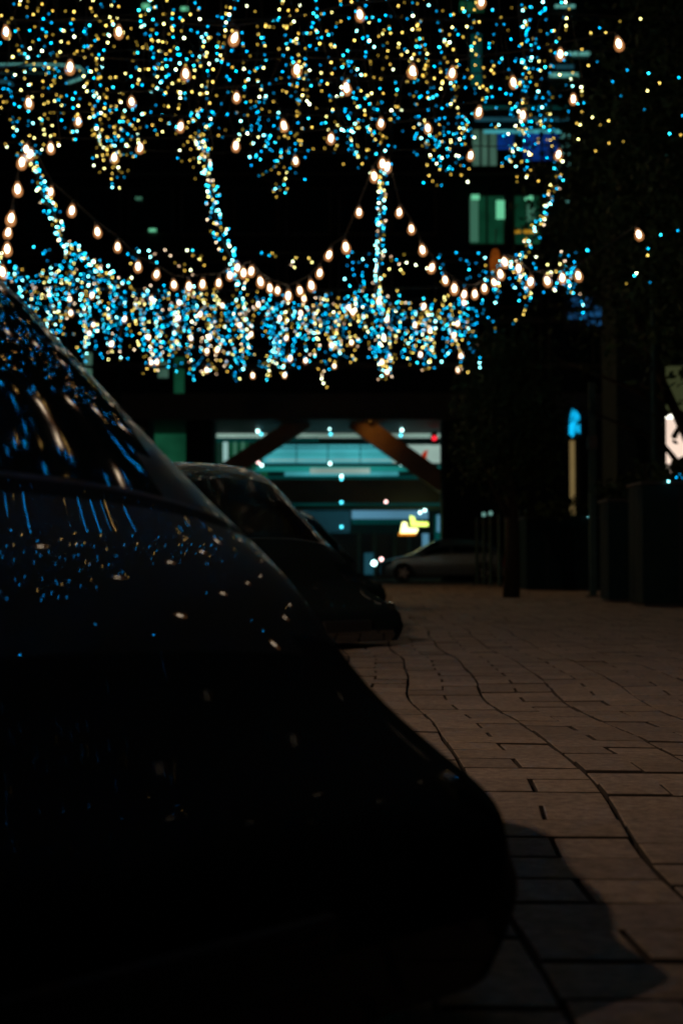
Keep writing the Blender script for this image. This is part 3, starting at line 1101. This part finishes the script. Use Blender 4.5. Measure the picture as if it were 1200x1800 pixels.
# --- upper canopy: rows of hanging strands
ENVX = [-60, 0, 60, 110, 150, 180, 205, 230, 270, 320, 360, 400, 430, 460, 490, 520, 560, 590, 625, 670, 700, 730, 780, 815, 850, 900, 925, 950, 985, 1010, 1030, 1100, 1200, 1260]
ENVY = [270, 265, 320, 245, 265, 310, 372, 300, 262, 262, 320, 250, 285, 330, 388, 295, 272, 280, 320, 300, 235, 290, 365, 270, 240, 350, 335, 240, 280, 230, 190, 60, 30, 20]
rows = [12.6, 13.8, 15.0, 16.2, 17.4, 18.6, 19.8, 21.0]
up_group = 'strands of the upper light canopy'
nst = 0
for ri, Y in enumerate(rows):
    wpts = []
    xa = at(-70, 100, Y).x
    xb = at(1130, 100, Y).x
    zt = 7.35
    carrier = thing('carrier_wire', '%s thin black carrier wire strung over the lane, counted from the camera' % ['first', 'second', 'third', 'fourth', 'fifth', 'sixth', 'seventh', 'eighth'][ri], 'wire', (0, Y, zt), group='carrier wires over the lane')
    MB().tube([(xa - 2 + (xb - xa + 4) * i / 12, 0, .12 * abs(math.sin(i * 1.2))) for i in range(13)], .006, 4).build('cable', M['wire'], carrier)
    n = int((1200 / F * Y) / .27)
    for k in range(n):
        x = xa + (xb - xa) * (k + R_.uniform(.1, .9)) / n
        px = pxy(x, Y, 6)[0]
        ymax = float(np.interp(px, ENVX, ENVY))
        # nearer rows end higher in the picture: they hang to much the same height above the lane
        ymax = ymax - R_.random() ** .9 * 150 * (1 if ri < 6 else .6)
        if px > 1000 and R_.random() < .5:
            continue
        zb = at(px, ymax, Y).z
        ztop = min(zt, at(px, -25, Y).z)
        if zb > ztop - .15:
            continue
        step = R_.choice([.115, .14, .18, .25]) * (1 + .02 * (Y - 12))
        pts = []
        z = ztop - R_.random() * step
        xx = x
        while z > zb:
            xx += R_.gauss(0, .07)
            pts.append((xx, Y + R_.gauss(0, .05), z))
            z -= step * R_.uniform(.45, 1.55)
        if len(pts) < 2:
            continue
        pb = R_.choice([.1, .5, .95])
        tone = {.1: 'mostly gold', .5: 'mixed', .95: 'mostly blue'}[pb]
        third = 'left' if px < 400 else 'middle' if px < 800 else 'right'
        row_w = 'front' if ri < 3 else 'central' if ri < 6 else 'rear'
        ln = 'tiny' if len(pts) < 4 else 'short' if len(pts) < 7 else 'medium' if len(pts) < 11 else 'long' if len(pts) < 16 else 'very long'
        strand(pts, '%s %s light strand, %s canopy wires, %s' % (ln, tone, row_w, zone(px)),
               'strands of the upper light canopy', pb, False, R_, net_key='rear_canopy_lamps' if ri == 7 else None)
        nst += 1

# --- the canopy droops in pointed tassels between the ropes
for tx, tb, n, hw, pbs, lb in ((205, 350, 7, 34, .55, 'pointed tassel of lamps between the first two ropes'), (490, 372, 9, 50, .6, 'longest pointed tassel, midway between second and straight ropes'),
                               (780, 345, 10, 44, .75, 'mostly blue pointed tassel right of the straight rope'), (912, 345, 4, 30, .1, 'thin golden tassel over the blue screen'),
                               (630, 330, 4, 26, .2, 'small golden tassel just left of the straight rope'), (60, 320, 3, 26, .15, 'small tassel above the leftmost rope'), (340, 330, 5, 26, .2, 'small golden tassel left of the second rope top')):
    base = at(tx, 205, 19.2)
    t = thing('light_tassel', lb, 'string lights', base, group='pointed tassels of the canopy')
    for k in range(n):
        dx = (k + .5 + R_.uniform(-.4, .4)) / n * 2 - 1
        px = tx + dx * hw
        Y = R_.choice([18.0, 19.2, 20.4])
        y0 = 215 + R_.uniform(-30, 20)
        y1 = 258 + (tb - 258) * (1 - abs(dx)) ** .9 * R_.uniform(.75, 1.02)
        A, B = at(px, y0, Y), at(px, y1, Y)
        m_n = max(3, int((y1 - y0) / 13))
        pts = [Vector((A.x + R_.gauss(0, .09), Y + R_.gauss(0, .05), A.z + (B.z - A.z) * (q + R_.uniform(.0, 1.0)) / m_n)) for q in range(m_n)]
        MB().tube([p - base for p in sorted(pts, key=lambda p: -p.z)], .003, 3).build('cable', M['wire'], t)
        pb = min(1, max(0, R_.gauss(pbs, .25)))
        for p in pts:
            isb = R_.random() < pb
            put('bulb', pick(blue_n if isb else gold_n, WB if isb else WG, R_), t, p - base)

# --- four light-wrapped ropes coming down from the canopy
COLS = [([(48, 262), (62, 300), (76, 345), (100, 385), (112, 420), (135, 445), (170, 470), (205, 500)], 'leftmost light wrapped rope slanting down to the right', 11, 150),
        ([(348, 238), (362, 280), (372, 330), (378, 380), (392, 425), (412, 465), (425, 505)], 'second light wrapped rope, bright and slightly bent', 11, 150),
        ([(673, 295), (672, 350), (668, 400), (667, 450), (663, 500), (658, 545)], 'straight vertical light wrapped rope right of the middle', 8, 130),
        ([(984, 275), (978, 320), (962, 350), (952, 380), (942, 410), (925, 440), (900, 462), (880, 470)], 'rightmost light wrapped rope curving down to the left', 10, 85)]
for ci, (path, lb, wpx, n) in enumerate(COLS):
    Y = 22.5
    P = [at(a, c, Y) for a, c in path]
    base = P[0]
    t = thing('light_wrapped_rope', lb, 'string lights', base, group='light wrapped ropes hanging from the canopy')
    MB().tube([p - base for p in P], .03, 6).build('rope', M['wire'], t)
    MB().tube([Vector((0, 0, 0)), Vector((0, .3, 7.4 - base.z if base.z < 7.3 else .5))], .01, 5).build('hanger', M['wire'], t)
    for q in range(n):
        u = (q + R_.random()) / n * (len(P) - 1)
        i = min(int(u), len(P) - 2)
        p = P[i].lerp(P[i + 1], u - i)
        a = R_.uniform(0, 2 * PI)
        rr = wpx / F * Y * (.5 + .6 * R_.random()) * (1 + .5 * (u / (len(P) - 1)) * (ci != 2))
        p = p - base + Vector((rr * math.cos(a), rr * math.sin(a), R_.gauss(0, .03)))
        isb = R_.random() < .56
        put('bulb', pick(blue_f if isb else gold_f, [2, 4, 5, 5, 5] if isb else WG, R_), t, p)

# --- the dense light curtain lower down
LOWX = [0, 30, 60, 100, 150, 200, 250, 300, 350, 400, 410, 450, 500, 550, 556, 600, 640, 700, 750, 800, 835, 860, 900]
LOWB = [510, 540, 590, 620, 640, 640, 665, 655, 670, 660, 688, 668, 660, 670, 690, 650, 668, 675, 655, 650, 625, 560, 550]
TOPX = [0, 30, 60, 110, 150, 200, 240, 300, 400, 500, 600, 700, 800, 840, 900]
TOPY = [455, 470, 480, 440, 450, 465, 500, 505, 500, 522, 505, 510, 520, 520, 540]
nb = 118
for k in range(nb):
    px = 2 + 838 * (k + R_.random()) / nb
    Y = R_.choice([24.0, 25.2, 26.4, 27.6, 28.8])
    y0 = float(np.interp(px, TOPX, TOPY)) + R_.uniform(-6, 34)
    y1 = float(np.interp(px, LOWX, LOWB)) - R_.random() ** 1.3 * 84 + (R_.random() < .15) * 12
    A, B = at(px, y0, Y), at(px, y1, Y)
    L_ = A.z - B.z
    n = max(4, int((y1 - y0) / 7.4))
    pts = []
    xx = A.x
    for q in range(n):
        xx += R_.gauss(0, .05)
        pts.append((xx, Y + R_.gauss(0, .08), A.z - L_ * (q + R_.random() * .8) / n))
    pb = R_.choice([.25, .65, .85])
    tone = {.25: 'mostly gold', .65: 'mixed', .85: 'mostly blue'}[pb]
    third = 'left' if px < 300 else 'middle' if px < 570 else 'right'
    lowz = 'left of' if px < 110 else 'below' if px < 210 else 'right of'
    zz = [s_ for lim, s_ in ((50, 'beside the near car roof'), (110, 'left of the leftmost rope'), (190, 'below the leftmost rope'), (250, 'right of the leftmost rope'), (310, 'under the left swag'), (370, 'left of the second rope foot'),
                            (440, 'under the second rope'), (500, 'right of the second rope foot'), (560, 'under the middle swag'), (630, 'left of the straight rope'), (690, 'under the straight rope'), (760, 'right of the straight rope'),
                            (2000, 'at the right end')) if px < lim][0]
    strand(pts, '%s %s lower curtain strand, %s, %s' % ('long' if y1 - y0 > 110 else 'short', tone, zz, 'low' if y1 > 640 else 'mid height' if y1 > 610 else 'high'),
           'strands of the dense lower curtain', pb, True, R_, net_key='rear_curtain_lamps' if Y > 28 else None)
for k, Y in enumerate((24.0, 25.2, 26.4, 27.6, 28.8)):
    A, B = at(-40, 500, Y), at(1050, 492, Y)
    t = thing('carrier_wire', '%s thin black wire carrying the dense lower curtain, counted from the camera' % ['first', 'second', 'third', 'fourth', 'fifth'][k], 'wire', A, group='carrier wires of the lower curtain')
    MB().tube([(B - A) * (i / 14) + Vector((0, 0, -.15 * math.sin(PI * i / 14))) for i in range(15)], .008, 4).build('cable', M['wire'], t)
# the tuft at the right, and loose strands over the curtain
tuft = thing('light_cluster', 'bunched tuft of blue and gold lamps at the foot of the right rope', 'string lights', at(905, 455, 24))
for k in range(19):
    px = R_.gauss(918, 44)
    Y = R_.choice([23.0, 24.2, 25.4])
    y0 = 452 + abs(px - 905) * .15 + R_.uniform(-8, 16)
    y1 = 496 + abs(R_.gauss(0, 26)) + (R_.random() < .2) * 18
    n = max(4, int((y1 - y0) / 8))
    A, B = at(px, y0, Y), at(px, y1, Y)
    xx = A.x
    pts = []
    for q in range(n):
        xx += R_.gauss(0, .05)
        pts.append((xx, Y + R_.gauss(0, .06), A.z + (B.z - A.z) * (q + R_.random()) / n))
    MB().tube([Vector(p) - tuft.location for p in sorted(pts, key=lambda p: -p[2])], .003, 3).build('cable', M['wire'], tuft)
    for p in pts:
        isb = R_.random() < .62
        put('bulb', pick(blue_f if isb else gold_f, WB if isb else WG, R_), tuft, Vector(p) - tuft.location)
for px, y0, y1, pb in ((95, 428, 470, 1), (76, 430, 455, 1), (232, 438, 470, .9), (252, 440, 470, .9), (268, 438, 466, 1), (292, 440, 448, .2), (318, 440, 482, .1), (342, 438, 490, .1), (358, 445, 470, .1),
                       (462, 444, 452, .9), (480, 444, 450, .2), (513, 455, 478, .05), (524, 452, 472, .05), (545, 452, 466, .05), (617, 440, 520, .9), (636, 443, 500, .95), (634, 490, 545, .9), (690, 445, 490, .1), (708, 444, 488, .1),
                       (735, 462, 475, .2), (773, 444, 500, .6), (812, 443, 470, .95), (848, 443, 490, .95), (985, 438, 520, .5), (1003, 440, 480, .7), (1034, 438, 442, .9), (12, 455, 500, .9), (5, 480, 520, .6), (28, 470, 500, .9)):
    Y = R_.uniform(23, 25)
    n = max(2, int((y1 - y0) / 8))
    pts = [at(px + R_.gauss(0, 7), y0 + (y1 - y0) * (q + R_.random() * .6) / n, Y) for q in range(n)]
    strand(pts, 'loose %s strand above the curtain, %s' % ('blue' if pb > .5 else 'dim gold', zone(px)), 'loose strands above the dense curtain', pb, True, R_, wire=len(pts) > 2)
for k in range(300):
    px = R_.uniform(-20, 1000)
    py = R_.random() ** .8 * float(np.interp(px, ENVX, ENVY)) * .96
    Y = R_.uniform(21.4, 22.2)
    isb = R_.random() < (.62 if math.sin(px * .021) > 0 else .38)
    to_net('rear_canopy_lamps', at(px, py, Y), pick(blue_n if isb else gold_n, [5, 4, 3, 1, .5] if isb else [5, 4, 2, 1, .5], R_))
for k in range(420):
    px = R_.uniform(40, 836)
    y0, y1 = float(np.interp(px, TOPX, TOPY)) + 8, float(np.interp(px, LOWX, LOWB)) - 22
    isb = R_.random() < .62
    to_net('rear_curtain_lamps', at(px, R_.uniform(y0, y1), R_.uniform(28.6, 29.4)), pick(blue_f if isb else gold_f, [5, 4, 3, 1, .5] if isb else [5, 4, 2, 1, .5, 2, 1], R_))
for key, lst in NET.items():
    mats_l = []
    m_ = MB()
    mi_ = []
    for p, me in lst:
        mt = me.materials[0]
        if mt not in mats_l:
            mats_l.append(mt)
        o = len(m_.v)
        m_.v += [(v.co.x + p[0], v.co.y + p[1], v.co.z + p[2]) for v in me.vertices]
        m_.f += [tuple(o + q for q in pl.vertices) for pl in me.polygons]
        mi_ += [mats_l.index(mt)] * len(me.polygons)
    o_ = m_.build(key, mats_l[0])
    for mt in mats_l[1:]:
        o_.data.materials.append(mt)
    o_.data.polygons.foreach_set('material_index', mi_)
    stuff(o_)
    o_['label'] = {'rear_canopy_lamps': 'farthest small lamps of the upper light canopy, too many to count', 'rear_curtain_lamps': 'farthest small lamps of the dense lower curtain, too many to count'}[key]
    o_['category'] = 'string lights'
# a few lamps in the right hand tree
for pts_ in ([(1046, 108), (1078, 142), (1100, 123)], [(1138, 128), (1158, 146), (1190, 137)], [(1133, 160), (1134, 192), (1087, 173)], [(1015, 220), (1018, 244), (1044, 268), (1042, 206)],
             [(1053, 218), (1066, 213), (1072, 252), (1090, 247)], [(1175, 235), (1192, 203), (1196, 236)], [(1104, 502), (1118, 485), (1120, 480), (1139, 496)], [(1136, 438), (1138, 446), (1162, 412), (1190, 405)], [(1050, 50), (1065, 58), (1090, 40), (1128, 30)]):
    strand([at(a, c, 15.6) for a, c in pts_], 'few loose lamps caught in the dark tree at the right edge, %s' % ('near the top' if pts_[0][1] < 200 else 'at mid height' if pts_[0][1] < 300 else 'below the middle'),
           'loose lamps in the right tree ' + ('near the top' if pts_[0][1] < 200 else 'at mid height' if pts_[0][1] < 300 else 'below the middle'), .4, False, R_, wire=False)

strand([at(a, c, 21.9) for a, c in ((1178, 846), (1188, 838), (1195, 834), (1199, 842), (1208, 836))], 'few cyan lamps caught in the shrub under the warm window', 'lamps in the planter shrubs', 1, True, R_, wire=False)
strand([at(a, c, 34.0) for a, c in ((1034, 908), (1038, 907), (1043, 906))], 'pair of cyan lamps at the right end of the wide planter', 'lamps in the planter shrubs', 1, True, R_, wire=False)
lan = thing('orange_lantern', 'dull orange cone shaped lantern at the top left of the right rope foot', 'lantern', at(870, 458, 24.5))
MB().lathe([(.04, .2), (.06, .17), (.10, 0), (.09, -.17), (.04, -.2)], 12).build('shade', glow('orange_lantern_glow', lin(120, 58, 14), .7, uneven=.3, scale=6), lan, smooth=True)
MB().tube([(0, 0, .24), (.02, 0, .55)], .01, 5).build('cord', M['wire'], lan)

# ------------------------------------------------------------------ warm festoon bulbs
glassm = bpy.data.materials.new('warm_bulb_glass')
glassm.use_nodes = True
nt = glassm.node_tree
nt.nodes.remove(nt.nodes['Principled BSDF'])
tr_, em_, mx_ = nt.nodes.new('ShaderNodeBsdfTransparent'), nt.nodes.new('ShaderNodeEmission'), nt.nodes.new('ShaderNodeMixShader')
em_.inputs[0].default_value = (1, .40, .13, 1)
em_.inputs[1].default_value = .8
mx_.inputs[0].default_value = .42
for a_, b_ in ((tr_.outputs[0], mx_.inputs[1]), (em_.outputs[0], mx_.inputs[2]), (mx_.outputs[0], nt.nodes['Material Output'].inputs[0])):
    nt.links.new(a_, b_)
glassm.cycles.emission_sampling = 'NONE'
fil = glow('hot_filament', (1, .80, .56), 15, sampled=True)
env_me = MB().lathe([(.014, .01), (.020, -.015), (.036, -.045), (.050, -.08), (.053, -.105), (.044, -.135), (.024, -.155), (.002, -.16)], 14).mesh('glass_envelope', glassm, True)
fil_me = ico_mesh('filament', .023, fil, 1, 2.0)
soc_me = MB().lathe([(.012, .045), (.018, .04), (.019, 0), (.014, -.012)], 10).mesh('socket', M['dark'], True)


def festoon(path, Y, label, group='warm festoon strings', extra=None, sag=.05):
    Ys = Y if isinstance(Y, (list, tuple)) else [Y, Y]
    P = []
    for i, (a, c) in enumerate(path):
        yy = Ys[0] + (Ys[-1] - Ys[0]) * i / max(1, len(path) - 1)
        P.append(at(a, c, yy))
    base = P[0].copy()
    t = thing('festoon_string', label, 'festoon lights', base, group=group)
    cp = []
    for i, p in enumerate(P):
        q = p - base + Vector((0, 0, .12))
        if i:
            pr = P[i - 1] - base + Vector((0, 0, .12))
            d = (q - pr).length
            for u in (.25, .5, .75):
                cp.append(pr.lerp(q, u) + Vector((0, 0, -sag * d * 4 * u * (1 - u) * .25)))
        cp.append(q)
    if len(cp) > 1:
        MB().tube(cp, .008, 5).build('cable', M['wire'], t)
    for p in P:
        b_ = put('bulb', env_me, t, p - base + Vector((0, 0, .065)), (R_.gauss(0, .13), R_.gauss(0, .13), 0), (lambda s_: (s_, s_, s_))(R_.uniform(.86, 1.08)))
        put('filament', fil_me, b_, (0, 0, -.075))
        put('socket', soc_me, b_, (0, 0, .004))
    return t


G1 = 'warm festoon strings across the upper canopy'
festoon([(-170, 70), (10, 55), (209, 55), (416, 66), (631, 25), (848, 3)], 13.8, 'topmost visible festoon string, five widely spaced warm bulbs', G1)
festoon([(-60, 150), (124, 116), (326, 128), (522, 120), (725, 123), (796, 127), (984, 95), (1084, 75)], 14.6, 'second festoon string from the top, crossing the whole width', G1)
festoon([(-120, 190), (50, 179), (231, 179), (416, 171), (607, 152), (900, 143)], 16, 'third festoon string from the top with five warm bulbs', G1)
festoon([(139, 213), (319, 221), (497, 219), (669, 216), (843, 195), (1007, 173)], 17, 'fourth festoon string from the top with six warm bulbs', G1)
festoon([(-30, 270), (89, 258), (249, 259), (415, 254), (582, 242), (751, 224), (918, 200)], 18, 'fifth festoon string from the top, level above the rope tops', G1)
festoon([(201, 277), (519, 282), (828, 272), (983, 270)], 19, 'lowest and sparsest festoon string of the upper canopy', G1)
G2 = 'warm festoon swags hanging between the ropes'
festoon([(40, 283), (31, 330), (22, 381), (17, 408), (13, 436), (4, 476)], 15, 'festoon swag dropping steeply at the left edge behind the near car', G2)
festoon([(47, 262), (55, 270), (91, 337), (128, 368), (170, 406), (207, 433), (243, 467), (277, 482), (305, 500), (332, 502), (357, 498), (385, 497), (404, 484), (418, 470)], (16.5, 19), 'left festoon swag between the first and second light wrapped rope', G2)
festoon([(428, 478), (443, 475), (456, 493), (473, 505), (488, 511), (507, 518), (525, 510), (545, 500), (563, 479), (581, 447), (606, 432), (631, 373), (656, 308), (672, 286)], (19, 17), 'middle festoon swag rising to the top of the straight rope', G2)
festoon([(682, 291), (702, 373), (722, 402), (740, 438), (761, 470), (780, 492), (798, 505), (817, 517), (834, 516), (850, 506), (865, 497), (877, 480), (886, 459)], (17, 19), 'right festoon swag falling from the straight rope to the right rope', G2)
festoon([(889, 462), (910, 470), (933, 493), (959, 492), (987, 487), (1014, 483), (1119, 411)], (19, 17.5), 'short festoon swag running into the tree at the right edge', G2)
G3 = 'rows of warm bulbs inside the lower curtain'
for q, (ya, n) in enumerate(((528, 11), (560, 12), (592, 13), (622, 10), (645, 9))):
    path = []
    for i in range(n):
        px = 70 + 760 * (i + R_.uniform(.1, .9)) / n
        if px < 60 + (ya - 500) * .9:
            continue
        path.append((px, ya + R_.uniform(-14, 14)))
    festoon(path, 29.5 + q * .6, 'row of far warm bulbs woven into the lower curtain, %s' % ['topmost row', 'second row from the top', 'middle row', 'second row from the bottom', 'lowest row'][q], G3)

# the same light net goes on over the parked cars and behind the camera: it shows only in their paint
def net(name, tone, meshes_col, n, seed):
    r = np.random.default_rng(seed)
    m_ = MB()
    ov, of = [], []
    src = ico_mesh('tmp', .0098, meshes_col, sub=1)
    sv_ = [tuple(v.co) for v in src.vertices]
    sf_ = [tuple(p.vertices) for p in src.polygons]
    bpy.data.meshes.remove(src)
    for k in range(n):
        dense = r.random() < .85
        x = r.uniform(-3.5, 2.5) if dense else r.uniform(-7, 7)
        y = r.uniform(4.8, 12) if dense else r.uniform(-7, 12)
        y = round(y / .8) * .8 + r.normal() * .1
        z = 6.9 + r.uniform(-.7, .6)
        o = len(m_.v)
        m_.v += [(a + x, c + y, d + z) for a, c, d in sv_]
        m_.f += [tuple(o + i for i in f) for f in sf_]
    t = m_.build(name, meshes_col, None)
    stuff(t)
    t['label'] = '%s lamps of the light net overhead, mirrored in the near car' % tone
    t['category'] = 'string lights'
    return t


net('overhead_light_net', 'blue', glow('overhead_blue', (0, .32, .90), 30), 620, 1)
net('overhead_light_net', 'gold', glow('overhead_gold', (.95, .55, .15), 20), 240, 2)
for i in range(7):
    y = -4 + i * 2.2
    pass
for i, y in enumerate((-3, 1.5, 6.3, 7.6, 9, 10.6)):
    t = thing('festoon_string', '%s warm festoon string overhead above the frame, counted from behind the camera' % ['first', 'second', 'third', 'fourth', 'fifth', 'sixth'][i], 'festoon lights', (-6, y, 6.2), group='festoon strings overhead above the frame')
    MB().tube([(q * 1.0, 0, .1 - .3 * math.sin(PI * q / 10)) for q in range(11)], .008, 5).build('cable', M['wire'], t)
    for q in range(11):
        b_ = put('bulb', env_me, t, (q, 0, .07 - .3 * math.sin(PI * q / 10)))
        put('filament', fil_me, b_, (0, 0, -.075))
        put('socket', soc_me, b_, (0, 0, .004))
print('strands', nst, 'objects', len(bpy.data.objects))
